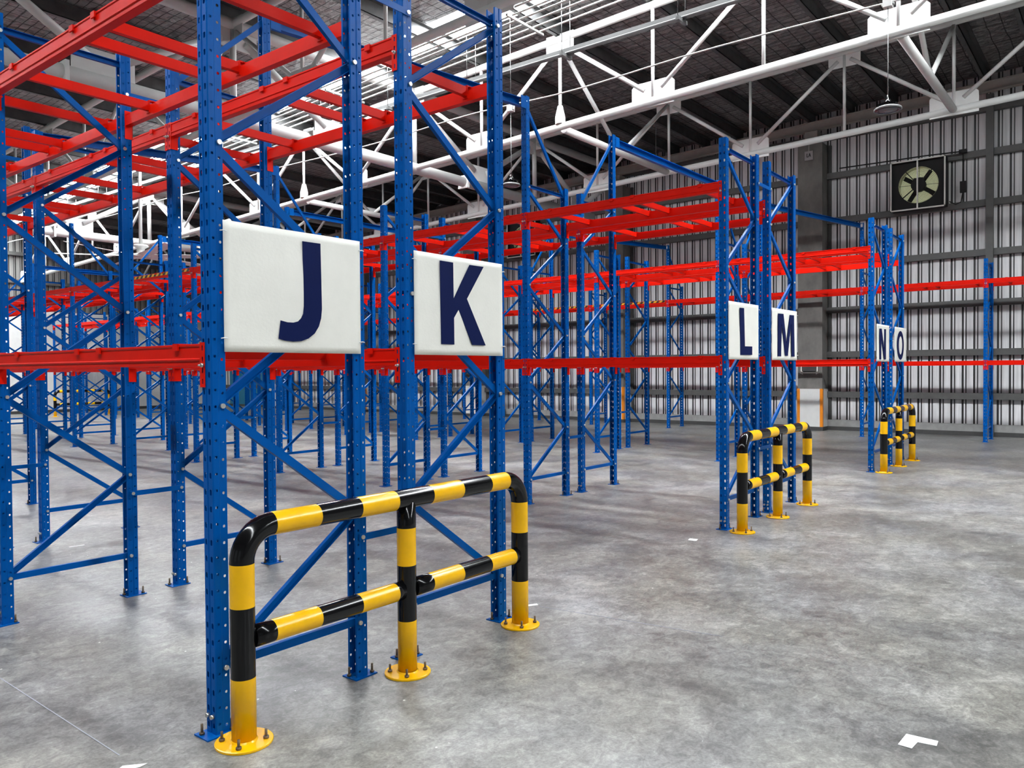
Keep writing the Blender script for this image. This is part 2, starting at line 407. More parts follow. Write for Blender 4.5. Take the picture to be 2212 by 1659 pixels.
side_truss(6.0, 'white tube truss above the aisle between signs K and L', -4, 11)
side_truss(10.442, 'bright white tube truss beside the long rooflight, hung lamps beside it', -6, 11)
side_truss(14.895, 'white tube truss nearest the corrugated wall, lowest across the picture', -6, 11)
def main_truss(Y, lab, xa=-6.0, xb=18.9):
    zl, zu = zlc(Y), zuc(Y)
    t = thing('main_girder', lab, 'roof girder', (6, Y, zl), group='thick white main girders spanning to the corrugated wall')
    o = Vector((6, Y, zl))
    def part(name, fn):
        m = MB(); fn(m); m.v = [tuple(Vector(v)-o) for v in m.v]; m.build(name, WHITE, t)
    part('bottom_tube', lambda m: m.tube((xa, Y, zl), (xb-1.2, Y, zl), .118, 20))
    part('top_tube', lambda m: m.tube((xa, Y, zu), (xb, Y, zu), .10, 16))
    ups = [6.0+4.447*k for k in range(-2, 4)]
    for x in ups:
        if x > xa and x < xb:
            part('gusset_plate', lambda m: gusset(m, (x, Y, zu), .95, .42, 'x', .03, -1))
            part('vertical_strut', lambda m: m.tube((x, Y, zl+.1), (x, Y, zu-.1), .06, 10))
        xl = x+2.22
        if xl < xb:
            part('gusset_plate', lambda m: gusset(m, (xl, Y, zl+.08), .95, .40, 'x', .03))
            part('flange_joint', lambda m: m.sweep((xl-.62, Y, zl), (xl-.56, Y, zl), [(-.15, -.15), (.15, -.15), (.15, .15), (-.15, .15)]))
            for s in (-1, 1):
                part('diagonal_strut', lambda m: m.tube((xl+s*.22, Y, zl+.34), (xl+s*1.98, Y, zu-.28), .07, 12))
    return t
main_truss(9.27, 'thick white main girder crossing from top corner behind sign J posts')
main_truss(21.04, 'far thick white main girder seen low between the distant racks')
# cross braces between the two trusses nearest the wall
def cross_brace(Y, lab):
    t = thing('cross_brace', lab, 'roof brace', (12.67, Y, zlc(Y)), group='white V braces between the two outer trusses')
    o = Vector((12.67, Y, zlc(Y))); xa, xb = 10.442, 14.895; xm = (xa+xb)/2
    def part(name, fn):
        m = MB(); fn(m); m.v = [tuple(Vector(v)-o) for v in m.v]; m.build(name, WHITE, t)
    zb = zlc(Y)-.02
    part('bottom_tube', lambda m: m.tube((xa+.12, Y, zb), (xb-.12, Y, zb), .07, 12))
    part('diagonal_strut', lambda m: m.tube((xa+.08, Y, zuc(Y)-.12), (xm-.10, Y, zb+.05), .042, 10))
    part('diagonal_strut', lambda m: m.tube((xb-.08, Y, zuc(Y)-.12), (xm+.10, Y, zb+.05), .042, 10))
    part('gusset_plate', lambda m: m.box(xm-.16, xm+.16, Y-.01, Y+.01, zb-.02, zb+.16))
for Y, lab in ((-.55, 'white V brace steeply sloping at upper right, next to a hanging lamp'), (5.344, 'white V brace above the racks signed L, second from the row ends'),
               (13.19, 'white V brace seen between the posts above sign J'), (17.12, 'white V brace farthest down the hall between the outer trusses')):
    cross_brace(Y, lab)

# ------------------------------------------------------------------ ceiling services
m = MB()
pts = [(9.5+.02*math.sin(y*1.7), y, 6.5+.03*math.sin(y*1.1)) for y in [(-6+.6*i) for i in range(62)]]
m.path(pts, .012, 6); tag(m.build('cable_conduit', WHITE), 'thin wavy white conduit feeding the hanging lamps', 'conduit')
t = thing('busbar_trunking', 'dark lighting trunking with pale edges hung on rods below roof', 'cable tray', (9.58, 0, 7.2))
m = MB(); m.box(-.05, .05, -5, 31, -.05, .04); m.build('trunking_body', DARKST, t)
for s in (-.062, .062):
    m = MB(); m.tube((s, -5, -.045 if s < 0 else .05), (s, 31, -.045 if s < 0 else .05), .007, 6); m.build('edge_rail', GREYP, t)
for i in range(16):
    y = -4.2+2.2*i
    m = MB()
    for s in (-.16, .10): m.tube((s, y, -.09), (s, y, zuc(y)-7.2+.2), .006, 5)
    m.box(-.18, .12, y-.03, y+.03, -.12, -.06); m.build('hanger', DARKST, t)
for i in range(6):
    x = 8.62+.17*i; m = MB()
    m.tube((x, -6, 7.93-SL*-6-.02*i), (x, 17.5, 7.93-SL*17.5-.02*i), .016, 6)
    if i % 2: m.path([(x, 17.5, 7.93-SL*17.5-.02*i), (x-.7, 18.4, 7.25), (x-.7, 31, 6.8)], .016, 6)
    tag(m.build('steel_pipe', WHITE), 'white service pipe, %s of six from the aisle side in the ceiling bundle' % ORD[i], 'pipe', 'bundle of six white pipes under the roof')
for by, y in enumerate((-3.1, 1.2, 5.1, 9.9, 13.9)):
    m = MB(); m.box(8.52, 9.56, y-.02, y+.02, 7.78-SL*y, 7.82-SL*y)
    tag(m.build('pipe_bracket', ZINC), 'zinc bracket under the six ceiling pipes, %s from the open end of the hall' % ORD[by], 'bracket', 'brackets carrying the six ceiling pipes')

def lamp(loc, top, label):
    t = thing('high_bay_lamp', label, 'lamp', loc, group='round high-bay lamps hung on wires')
    m = MB(); m.lathe((0, 0, 0), [(.12, .004), (.135, -.004), (.166, .002), (.155, .03), (.145, .045), (.06, .06), (.001, .06)], 28); m.build('lamp_body', BLK, t)
    m = MB(); m.lathe((0, 0, 0), [(.164, .0), (.172, .004), (.172, .022), (.164, .03)], 28); m.build('rim', GREYP, t)
    m = MB(); m.lathe((0, 0, -.002), [(.001, -.004), (.12, 0), (.12, .01), (.001, .012)], 24); m.build('lens', LENS, t)
    m = MB()
    for i in range(12):
        a = i*math.pi/6; m.sweep((.03*math.cos(a), .03*math.sin(a), .09), (.12*math.cos(a), .12*math.sin(a), .065), [(-.005, -.02), (.005, -.02), (.005, .02), (-.005, .02)])
    m.tube((0, 0, .05), (0, 0, .14), .04, 12); m.build('heat_sink', BLK, t)
    m = MB(); m.path([(.028*math.cos(a), 0, .175+.028*math.sin(a)) for a in [i*math.pi/6 for i in range(13)]], .006, 6); m.build('hook', ZINC, t)
    m = MB(); m.path([(0, 0, .20), (.003, 0, (top-.2)/2), (0, 0, top)], .006, 6); m.build('suspension_wire', GREYP, t)
    m = MB(); m.path([(.02, 0, .12), (.09, .02, .17), (.08, .02, .22), (.01, 0, .27)], .006, 6); m.build('power_cable', BLK, t)
    m = MB(); m.tube((0, 0, top+.10), (0, 0, zuc(loc[1])+.25-loc[2]), .005, 6); m.build('drop_rod', GREYP, t)
    m = MB(); m.box(-.055, .055, -.055, .055, top, top+.11); m.box(-.03, .03, -.075, .075, top+.03, top+.07); m.build('junction_box', WHITE, t)
    return t
lp = lamp((9.5, -.62, 5.06), 1.36, 'round black high-bay lamp hanging at upper right before the V brace')
dup(lp, (9.5, 5.80, 5.02), 'round high-bay lamp hanging just right of the K posts')
dup(lp, (16.1, 6.32, 5.33), 'small distant round lamp hanging over the racks signed L')

# big slow ceiling fan down the hall
t = thing('ceiling_fan', 'large white ceiling fan with broad flat blades down the hall', 'ceiling fan', (8.4, 17.5, 4.72))
m = MB(); m.tube((0, 0, .1), (0, 0, zroof(17.5)-4.72), .045, 12); m.build('drop_pole', WHITE, t)
m = MB(); m.lathe((0, 0, 0), [(.001, .30), (.16, .30), (.20, .26), (.10, .20), (.10, .08), (.24, .05), (.24, -.04), (.001, -.06)], 24); m.build('hub', WHITE, t)
for k in range(6):
    a = k*math.pi/3+.35; m = MB(); c, s_ = math.cos(a), math.sin(a)
    m.sweep((c*.2, s_*.2, 0), (c*2.3, s_*2.3, .02), [(-.13, -.02), (0, -.005), (.13, .035), (.13, .045), (0, .012), (-.13, -.008)]); m.build('blade', WHITE, t)

# wall exhaust fans
def wall_fan(yc, label):
    t = thing('exhaust_fan', label, 'exhaust fan', (18.98, yc, 6.02), group='square exhaust fans in the corrugated wall')
    h = .60
    m = MB(); m.box(.02, .42, -h, h, -.58, -.56); m.box(.02, .42, -h, h, .56, .58); m.box(.02, .42, -h, -h+.02, -.56, .56); m.box(.02, .42, h-.02, h, -.56, .56)
    n = 32; R = .44        # back plate with a round opening
    ring = [(R*math.cos(2*math.pi*i/n), R*math.sin(2*math.pi*i/n)) for i in range(n)]
    def sq(a, b):
        q = max(abs(a)/h, abs(b)/.58); return (a/q, b/q)
    vs = [(.12, a, c) for a, c in ring]+[(.12, *sq(a, c)) for a, c in ring]
    m.add(vs, [(i, (i+1) % n, n+(i+1) % n, n+i) for i in range(n)])
    m.build('housing', BLACKM, t)
    m = MB(); m.box(0, .03, -h, h, -.60, -.57); m.box(0, .03, -h, h, .57, .60); m.box(0, .03, -h, -h+.03, -.6, .6); m.box(0, .03, h-.03, h, -.6, .6); m.box(-.005, .02, -.016, .016, -.6, .6); m.build('frame', SIGNW, t)
    m = MB(); m.lathe((0, 0, 0), [(.43, 0), (.44, .22)], 32); m.v = [(v[2]+.13, v[0], v[1]) for v in m.v]; m.build('shroud', FLAPS, t)
    m = MB()
    for r in [.16+.028*i for i in range(11)]:
        m.path([(.15, r*math.cos(a), r*math.sin(a)) for a in [i*math.pi/16 for i in range(33)]], .0035, 4, cap=False)
    for k in range(4):
        a = k*math.pi/2+.05; m.tube((.15, .1*math.cos(a), .1*math.sin(a)), (.15, .44*math.cos(a), .44*math.sin(a)), .005, 5)
    m.build('wire_guard', BLACKM, t)
    m = MB(); m.tube((.08, 0, 0), (.24, 0, 0), .16, 20); m.box(.10, .2, -.10, .10, .08, .17); m.build('motor', BLACKM, t)
    m = MB()
    for a in (.9, 2.3, 3.9, 5.6): m.sweep((.12, .1*math.cos(a), .1*math.sin(a)), (.12, .44*math.cos(a), .44*math.sin(a)), [(-.012, -.01), (.012, -.01), (.012, .01), (-.012, .01)])
    m.build('support_arm', BLACKM, t)
    for k in range(4):
        a = k*math.pi/2+.6; m = MB()
        m.sweep((.27, .08*math.cos(a), .08*math.sin(a)), (.31, .42*math.cos(a), .42*math.sin(a)), [(-.05, -.01), (.05, .01), (.05, .018), (-.05, -.002)], up=(1, 0, 0)); m.build('blade', BLACKM, t)
    m = MB(); m.box(.42, .43, -.58, .58, -.56, .56); m.build('back_louvre', m_emit('daylit_louvre', (.75, .78, .50), .45), t)
    return t
wall_fan(.87, 'square black exhaust fan high on the wall at the right')
wall_fan(12.9, 'distant black exhaust fan on the wall behind the K racks')
m = MB(); m.path([(19.12, 2.7, 6.72), (19.1, 1.6, 6.70), (19.05, .7, 6.68), (19.1, -.02, 6.66), (19.2, -.06, 6.6), (19.2, -.06, 5.95)], .016, 6)
m.path([(19.2, -.06, 5.75), (19.15, -.03, 5.50), (19.1, .07, 5.44), (19.05, .2, 5.52)], .012, 6)
m.box(19.16, 19.24, -.13, 0, 5.72, 5.98); m.box(19.14, 19.24, -.14, .02, 6.64, 6.72)
tag(m.build('power_cable', BLACKM), 'black cable and switch box beside the wall exhaust fan', 'cable')

# signs on the columns
t = thing('column_sign', 'small square pale sign reading LA high on the column', 'sign', (18.87, 3.385, 7.12))
m = MB(); m.box(-.012, 0, -.105, .105, -.125, .105); m.build('sign_board', SIGNGR, t)
m = MB()
def seg(m, p, q, w=.016): m.sweep((-.014, p[0], p[1]), (-.014, q[0], q[1]), [(-w/2, -.003), (w/2, -.003), (w/2, .003), (-w/2, .003)], up=(1, 0, 0))
seg(m, (.045, .045), (.045, -.045)); seg(m, (.05, -.042), (.010, -.042))
seg(m, (-.022, .045), (.000, -.045)); seg(m, (-.022, .045), (-.048, -.045)); seg(m, (-.005, -.015), (-.04, -.015), .012)
m.build('lettering', BLACKM, t)
m = MB(); m.box(-.008, 0, -.012, .012, .105, .35); m.build('bracket', CREAM, t)
t = thing('direction_sign', 'small dark two-way arrow sign above the white column panel', 'sign', (18.88, 3.375, 1.57))
m = MB(); m.box(-.02, 0, -.19, .19, -.03, .16); m.build('sign_board', DARKST, t)
m = MB()
for s in (-1, 1): m.box(-.03, -.005, min(s*.19, s*.215), max(s*.19, s*.215), -.06, .16)
m.build('side_bar', SIGNW, t)
m = MB(); m.box(-.03, -.01, -.2, .2, -.082, -.062)
for s in (-1, 1): m.prism([(s*.25, -.072), (s*.17, -.03), (s*.17, -.114)], -.03, -.01, 'x')
m.build('double_arrow', SIGNW, t)

# far doors in the right wall
m = MB(); m.box(X1-.12, X1-.02, 28.2, 30.9, .0, 2.3); m.box(X1-.16, X1-.12, 29.5, 29.6, 0, 2.3); d1 = struct(m.build('door_1', DOORBL))
d2 = struct(put('door_2', MB().mesh('door_2', DARKST))) if False else None
m = MB(); m.box(X1-.13, X1-.02, 26.0, 27.2, .0, 2.2); d2 = struct(m.build('door_2', DARKST))
m = MB(); m.box(X1-.15, X1-.13, 26.15, 27.05, 1.25, 2.0); m.build('glass_pane', GLASSL, d2)
# loading bay doors in the far wall
for i, xx in enumerate((10.2, 13.0, 15.8)):
    m = MB(); m.box(xx-1.15, xx+1.15, Y1-.05, Y1+.01, .12, 3.0); m.box(xx-1.2, xx-1.14, Y1-.08, Y1, .12, 3.05); m.box(xx+1.14, xx+1.2, Y1-.08, Y1, .12, 3.05)
    struct(m.build('door_%d' % (i+3), SHEET if i == 1 else WPAN))

# ------------------------------------------------------------------ racking
D = .888; B = 2.508; PITCH_ = .075
ROWS = {'J': (0.0, 0.0, 0, 2), 'K': (1.187, 0.0, 0, 4), 'L': (5.628, 0.0, 0, 9), 'M': (6.815, 0.0, 0, 10),
        'N': (11.12, -.053, 0, 12), 'O': (12.31, -.053, 0, 12), 'P': (17.64, -.766, -1, 11)}
HN, HE, HK = 3.948, 4.914, 4.681

def cell(m, A, Bv, s0, s1, z0, z1, hole=None):
    # a sheet cell between 2-D points A and Bv (plan), parameter s along; hole = (cs, cz, hw, hh)
    A = Vector(A); Bv = Vector(Bv); L = (Bv-A).length; d = (Bv-A)/L
    def P(s, z): q = A+d*s; return (q.x, q.y, z)
    if not hole: m.add([P(s0, z0), P(s1, z0), P(s1, z1), P(s0, z1)], [(0, 1, 2, 3)]); return
    cs, cz, hw, hh, c = hole
    o = [P(s0, z0), P(s1, z0), P(s1, z1), P(s0, z1)]
    h = [P(cs-hw+c, cz-hh), P(cs+hw-c, cz-hh), P(cs+hw, cz-hh+c), P(cs+hw, cz+hh-c), P(cs+hw-c, cz+hh), P(cs-hw+c, cz+hh), P(cs-hw, cz+hh-c), P(cs-hw, cz-hh+c)]
    m.add(o+h, [(0, 1, 5, 4), (1, 6, 5), (1, 2, 7, 6), (2, 8, 7), (2, 3, 9, 8), (3, 10, 9), (3, 0, 11, 10), (0, 4, 11)])
def post_mesh(H):
    m = MB(); yo = .04
    prof = [(.072, -.024), (.072, -.036), (.038, -.036), (.032, -yo), (.005, -yo), (0, -.036), (0, -.006), (.004, -.003), (.004, .003), (0, .006), (0, .036), (.005, yo), (.032, yo), (.038, .036), (.072, .036), (.072, .024)]
    holes = {1: ('r', .025), 3: ('q', .060), 5: ('k', .045), 9: ('k', .045), 11: ('q', .060), 13: ('r', .025)}
    nc = int(H/PITCH_)
    zs = [i*PITCH_ for i in range(nc+1)]+([H] if H-nc*PITCH_ > .004 else [])
    for i in range(len(prof)-1):
        A, Bv = prof[i], prof[i+1]; L = math.hypot(Bv[0]-A[0], Bv[1]-A[1])
        for k in range(len(zs)-1):
            z0, z1 = zs[k], zs[k+1]; hl = None
            if i in holes and z1-z0 > .07:
                t, zo = holes[i]
                if t == 'r': hl = (L*.5, z0+.036, .0062, .0062, .0030)
                elif t == 'q': hl = (L*.5, z0+.050, .0055, .0055, .001)
                else: hl = (L*.5, z0+.042, .0078, .0135, .004)
            cell(m, A, Bv, 0, L, z0, z1, hl)
    me = bpy.data.meshes.new('upright_post'); me.from_pydata(m.v, [], m.f); me.materials.append(BLUE)
    bm = bmesh.new(); bm.from_mesh(me); bmesh.ops.remove_doubles(bm, verts=bm.verts, dist=1e-5)
    bmesh.ops.recalc_face_normals(bm, faces=bm.faces)
    bmesh.ops.solidify(bm, geom=bm.faces[:], thickness=.0024)
    bmesh.ops.recalc_face_normals(bm, faces=bm.faces)
    bm.to_mesh(me); bm.free(); return me
POST = {H: post_mesh(H) for H in (HN, HE, HK)}
CH = [(-.020, -.012), (.020, -.012), (.020, .012), (.0172, .012), (.0172, -.009), (-.0172, -.009), (-.0172, .012), (-.020, .012)]
def brace_mesh(x0, z0, x1, z1, open_front):
    m = MB(); pr = CH if not open_front else [(a, -b) for a, b in CH][::-1]
    m.sweep((x0, 0, z0), (x1, 0, z1), pr, up=(0, 1, 0)); return m.mesh('brace', BLUE)
XA_, XB_ = .052, D-.052
def braces(first_front, top):
    out = [brace_mesh(XA_, .297, XB_, .297, False)]; z = .30; fr = first_front
    while z+.5886 < top:
        a, c = (XA_, XB_) if fr else (XB_, XA_)
        out.append(brace_mesh(a, z+.012, c, z+.5886-.012, fr)); z += .5886; fr = not fr
    out.append(brace_mesh(XA_, z+.02, XB_, z+.02, True)); return out
BR = {('F', HN): braces(True, 3.9), ('R', HN): braces(False, 3.9)}
BR[('F', HE)] = braces(True, 3.9); BR[('R', HE)] = braces(False, 3.9)
m = MB(); m.box(-.052, .094, -.058, .055, 0, .006); PLATE = m.mesh('base_plate', BLUE)
m = MB(); m.tube((0, 0, .004), (0, 0, .055), .006, 8); m.tube((0, 0, .006), (0, 0, .018), .0115, 6); ANCH = m.mesh('anchor_bolt', RUSTY)
m = MB(); m.tube((0, -.012, 0), (0, .004, 0), .0115, 10); BOLT = m.mesh('bolt', ZINC)
m = MB(); m.tube((-.014, 0, 0), (.002, 0, 0), .0105, 8); BOLTX = m.mesh('bolt', ZINC)

ROWTXT = {r: ('the rack row signed '+r) for r in 'JKLMNO'}; ROWTXT['P'] = 'the unsigned rack row along the corrugated wall'
EXT_F = {('L', 1), ('L', 3), ('L', 6), ('N', 1), ('N', 4), ('N', 6), ('N', 9), ('P', 1), ('P', 3)}
EXT_R = {('K', 1), ('K', 3), ('M', 1), ('M', 4), ('M', 6), ('M', 9), ('O', 1), ('O', 3)}
def cnt(r, k): return ORD[k-ROWS[r][2]] if r != 'P' else ORD[k+1]
def upright_frame(r, k):
    x, y0, _, _ = ROWS[r]; y = y0+B*k
    if r == 'P': lab = 'blue upright frame of the rack row along corrugated wall, %s from the open end' % cnt(r, k)
    elif k == 0: lab = 'blue upright rack frame carrying the letter sign %s' % r
    else: lab = 'blue upright rack frame in row %s, %s from its signed end' % (r, ORD[k])
    t = thing('rack_upright_frame', lab, 'rack frame', (x, y+.04, 0), group='blue rack frames of '+ROWTXT[r])
    hf = HE if (r, k) in EXT_F else HN
    hr = HN
    if (r, k) in EXT_R: hr = HK if r == 'K' else HE
    put('upright_post', POST[hf], t); put('upright_post', POST[hr], t, (D, 0, 0), math.pi)
    ff = r in 'JLNP'
    for me in BR[('F' if ff else 'R', HN)]: put('brace', me, t)
    if hf > HN or hr > HN:
        m = MB(); a, c = ((XA_, hf-.12), (XB_, 3.84)) if hf > HN else ((XA_, 3.84), (XB_, hr-.12))
        m.sweep((a[0], 0, a[1]), (c[0], 0, c[1]), CH, up=(0, 1, 0)); m.build('brace', BLUE, t)
    put('base_plate', PLATE, t); put('base_plate', PLATE, t, (D, 0, 0), math.pi)
    near = (r in 'JK' and k <= 3) or (r in 'LM' and k <= 1) or (r in 'NO' and k == 0)
    if near:
        for px in (-.034, .080, D-.080, D+.034): put('anchor_bolt', ANCH, t, (px, .02 if px in (-.034, D-.080) else -.032, 0))
        z = .30; fr = ff
        put('bolt', BOLT, t, (.052, -.037, .297)); put('bolt', BOLT, t, (D-.052, -.037, .297))
        for i in range(7):
            if i: put('bolt', BOLT, t, (.052 if fr else D-.052, -.037, z))
            z += .5886; fr = not fr
        for s in (-.019, .019): put('bolt', BOLTX, t, (0, s, .085))
    return t
for r, (x, y0, k0, k1) in ROWS.items():
    for k in range(k0, k1+1): upright_frame(r, k)

# ---- beams
def beam_body():
    m = MB()
    pr = [(-.0045, -.001), (-.0035, .0), (.012, .0), (.012, -.030), (.046, -.030), (.046, -.1), (.000, -.1), (-.0015, -.098), (-.0015, -.078), (-.0065, -.073), (-.0065, -.069), (-.0005, -.064), (-.0005, -.014), (-.0045, -.009)]
    m.prism(pr, .083, B-.003, 'y'); return m.mesh('box_beam', RED)
def connector():
    # angle connector at the near (y=.083) end; leg on the post side and slotted leg on the post face
    z0, z1 = -.195, .006; m = MB(); sec = [z0, z0+.05, z0+.10, z0+.15, z1]
    for i in range(4):
        c = (sec[i]+sec[i+1])/2
        for xx in (-.0055, -.0025): cell(m, (xx, .0845), (xx, .045), 0, .0395, sec[i], sec[i+1], (.022, c, .0055, .0125, .003))
        for k in range(8):          # rim of the slot
            hs = [(-.0055+.0, .022-.0055+.003, c-.0125), (0, .022+.0055-.003, c-.0125), (0, .022+.0055, c-.0095), (0, .022+.0055, c+.0095), (0, .022+.0055-.003, c+.0125), (0, .022-.0055+.003, c+.0125), (0, .022-.0055, c+.0095), (0, .022-.0055, c-.0095)]
            p, q = hs[k], hs[(k+1) % 8]
            m.add([(-.0055, .0845-p[1], p[2]), (-.0025, .0845-p[1], p[2]), (-.0025, .0845-q[1], q[2]), (-.0055, .0845-q[1], q[2])], [(0, 1, 2, 3)])
    for (y0, y1, za, zb) in ((.045, .045, z0, z1),): m.add([(-.0055, y0, za), (-.0025, y0, za), (-.0025, y0, zb), (-.0055, y0, zb)], [(0, 1, 2, 3)])
    for zz in (z0, z1): m.add([(-.0055, .045, zz), (-.0025, .045, zz), (-.0025, .0845, zz), (-.0055, .0845, zz)], [(0, 1, 2, 3)])
    m.box(-.0025, .050, .0805, .0845, z0, z1)
    return m.mesh('end_connector', RED)
BODY = beam_body(); CONN = connector()
m = MB(); m.v = []; CONN2 = CONN.copy()
for v in CONN2.vertices: v.co.y = (B+.08)-v.co.y
CONN2.flip_normals()
m = MB(); m.tube((-.018, .055, -.097), (-.004, .055, -.097), .0095, 8); m.tube((-.030, .055, -.097), (-.018, .055, -.097), .005, 6); CB1 = m.mesh('bolt', ZINC)
CB2 = CB1.copy()
for v in CB2.vertices: v.co.y = (B+.08)-v.co.y
CB2.flip_normals()
m = MB(); m.box(-.0055, -.0040, .12, B-.04, -.058, -.008); TAPEM = m.mesh('warning_tape', TAPE)
LV = {'lower': 1.757, 'upper': 3.512}
TAPED = {('L', 4), ('P', 3), ('P', 4)}
def baytxt(r, k):
    if r == 'P': return '%s bay of the corrugated-wall rack row' % ORD[k+1]
    return '%s bay from sign %s' % (ORD[k], r)
for r, (x, y0, k0, k1) in ROWS.items():
    for k in range(k0, k1):
        for lv, z in LV.items():
            for side in ('front', 'rear'):
                lab = 'red %s-level beam on the %s face, %s' % (lv, 'aisle' if (side == 'front') == (r in 'JLNP') else 'back', baytxt(r, k))
                if (r, k) in TAPED and lv == 'upper' and side == 'front': lab = 'taped red %s-level beam, %s' % (lv, baytxt(r, k))
                if side == 'front': t = thing('pallet_rack_beam', lab, 'rack beam', (x, y0+B*k, z))
                else: t = thing('pallet_rack_beam', lab, 'rack beam', (x+D, y0+B*(k+1)+.08, z), math.pi)
                t['group'] = 'red %s beams of %s' % (lv, ROWTXT[r])
                put('box_beam', BODY, t)
                put('end_connector', CONN, t); put('end_connector', CONN2, t)
                if side == 'front': put('bolt', CB1, t); put('bolt', CB2, t)
                if (r, k) in TAPED and lv == 'upper' and side == 'front': put('warning_tape', TAPEM, t)

# ---- support bars across the beams
m = MB(); m.box(.047, D-.047, -.017, .017, -.066, -.006); BAR = m.mesh('bar', RED)
m = MB(); m.box(-.0125, -.0045, -.022, .022, -.028, .0045); m.box(-.0125, .0, -.022, .022, .0005, .0045); m.box(-.008, .030, -.022, .022, .0005, .0045); m.box(.0465, .051, -.022, .022, -.082, .002); m.box(.030, .051, -.022, .022, -.004, .0045); HOOK = m.mesh('end_hook', RED)
BAROFF = (.285, 1.07, 1.33, 2.17)
nb = 0
for r, (x, y0, k0, k1) in ROWS.items():
    for k in range(k0, k1):
        for lv, z in LV.items():
            if lv == 'lower' and not (r in 'JK' or (r in 'LM' and k < 2)): continue
            for i, off in enumerate(BAROFF):
                if r == 'P' and i in (1, 3) and k > 6: continue
                lab = 'red support bar, %s of four at %s level, %s' % (ORD[i], lv, baytxt(r, k))
                t = thing('support_bar', lab, 'support bar', (x, y0+B*k+off, z), group='red support bars across the %s beams of %s' % (lv, ROWTXT[r]))
                put('bar', BAR, t); put('end_hook', HOOK, t); put('end_hook', HOOK, t, (D, 0, 0), math.pi); nb += 1

# ---- spacers between back to back rows
m = MB(); m.sweep((-.055, -.046, 0), (.355, -.046, 0), [(-.018, -.003), (.018, -.003), (.018, .003), (-.018, .003)], up=(0, 1, 0)); SPB = m.mesh('flat_bar', BLUE)
for (ra, rb) in (('J', 'K'), ('L', 'M'), ('N', 'O')):
    x, y0, k0, k1 = ROWS[ra]; xr = x+D
    for k in range(0, min(k1, 5)+1):
        for z, nm in ((.750, 'low'), (3.635, 'high')):
            lab = 'short blue spacer bar, %s, joining rack rows %s and %s at their %s frames' % (nm, ra, rb, ORD[k])
            t = thing('row_spacer', lab, 'spacer bar', (xr, y0+B*k+.04, z), group='blue spacers between rows %s and %s' % (ra, rb))
            put('flat_bar', SPB, t); put('bolt', BOLT, t, (-.035, -.044, 0)); put('bolt', BOLT, t, (.335, -.044, 0))

# ---- overhead ties between rows across the aisles
def tie(p, q, lab):
    t = thing('overhead_tie', lab, 'tie beam', p, group='blue ties spanning the aisles above the racks')
    v = Vector(q)-Vector(p); m = MB()
    m.sweep((0, 0, 0), tuple(v), [(-.03, -.05), (.03, -.05), (.03, -.043), (-.023, -.043), (-.023, .043), (.03, .043), (.03, .05), (-.03, .05)]); m.build('channel', BLUE, t)
    for e in (Vector((0, 0, 0)), v):
        m = MB(); m.box(e.x-.05, e.x+.05, e.y-.045, e.y-.039, e.z-.07, e.z+.07); m.build('end_plate', BLUE, t)
def top(r, k, side, dz=-.09):
    x, y0, _, _ = ROWS[r]; y = y0+B*k+.04
    if side == 'f': return (x-.05, y, HE+dz)
    return (x+D+.05, y, (HK if r == 'K' else HE)+dz)
for k, o in ((1, 'second'), (3, 'fourth')):
    tie(top('K', k, 'r'), top('L', k, 'f'), 'blue overhead tie from rack row K to row L at their %s frames' % o)
for k in (1, 4, 6, 9):
    tie(top('M', k, 'r'), top('N', k, 'f'), 'blue overhead tie from rack row M to row N at their %s frames' % ORD[k])
for k in (1, 3):
    tie(top('O', k, 'r'), (17.62, -.766+B*k+.04, HE+.02), 'blue overhead tie from row O to the wall row at the %s frame' % ORD[k])

# ---- letter signs
LET = {
'J':[(0.422,0.545),(0.529,0.546),(0.532,0.360),(0.534,0.220),(0.528,0.173),(0.514,0.133),(0.488,0.097),(0.450,0.071),(0.409,0.058),(0.363,0.054),(0.315,0.058),(0.280,0.066),(0.292,0.153),(0.329,0.146),(0.365,0.146),(0.392,0.153),(0.410,0.169),(0.422,0.191),(0.426,0.229),(0.425,0.381)],
'K':[(0.205,0.553),(0.317,0.552),(0.319,0.335),(0.467,0.553),(0.597,0.554),(0.438,0.344),(0.611,0.064),(0.486,0.065),(0.362,0.274),(0.321,0.223),(0.322,0.064),(0.211,0.064)],
'L':[(0.270,0.535),(0.380,0.537),(0.402,0.139),(0.602,0.141),(0.602,0.050),(0.283,0.048)],
'M':[(0.185,0.534),(0.352,0.537),(0.460,0.198),(0.568,0.536),(0.715,0.538),(0.735,0.045),(0.633,0.044),(0.611,0.439),(0.500,0.052),(0.408,0.053),(0.298,0.431),(0.273,0.043),(0.165,0.043)],
'N':[(0.140,0.520),(0.275,0.523),(0.444,0.190),(0.440,0.522),(0.547,0.523),(0.547,0.035),(0.430,0.035),(0.243,0.371),(0.247,0.034),(0.140,0.034)]}
def oring(cx, cz, a, b, n=28): return [(cx+a*math.cos(2*math.pi*i/n), cz+b*math.sin(2*math.pi*i/n)) for i in range(n)]
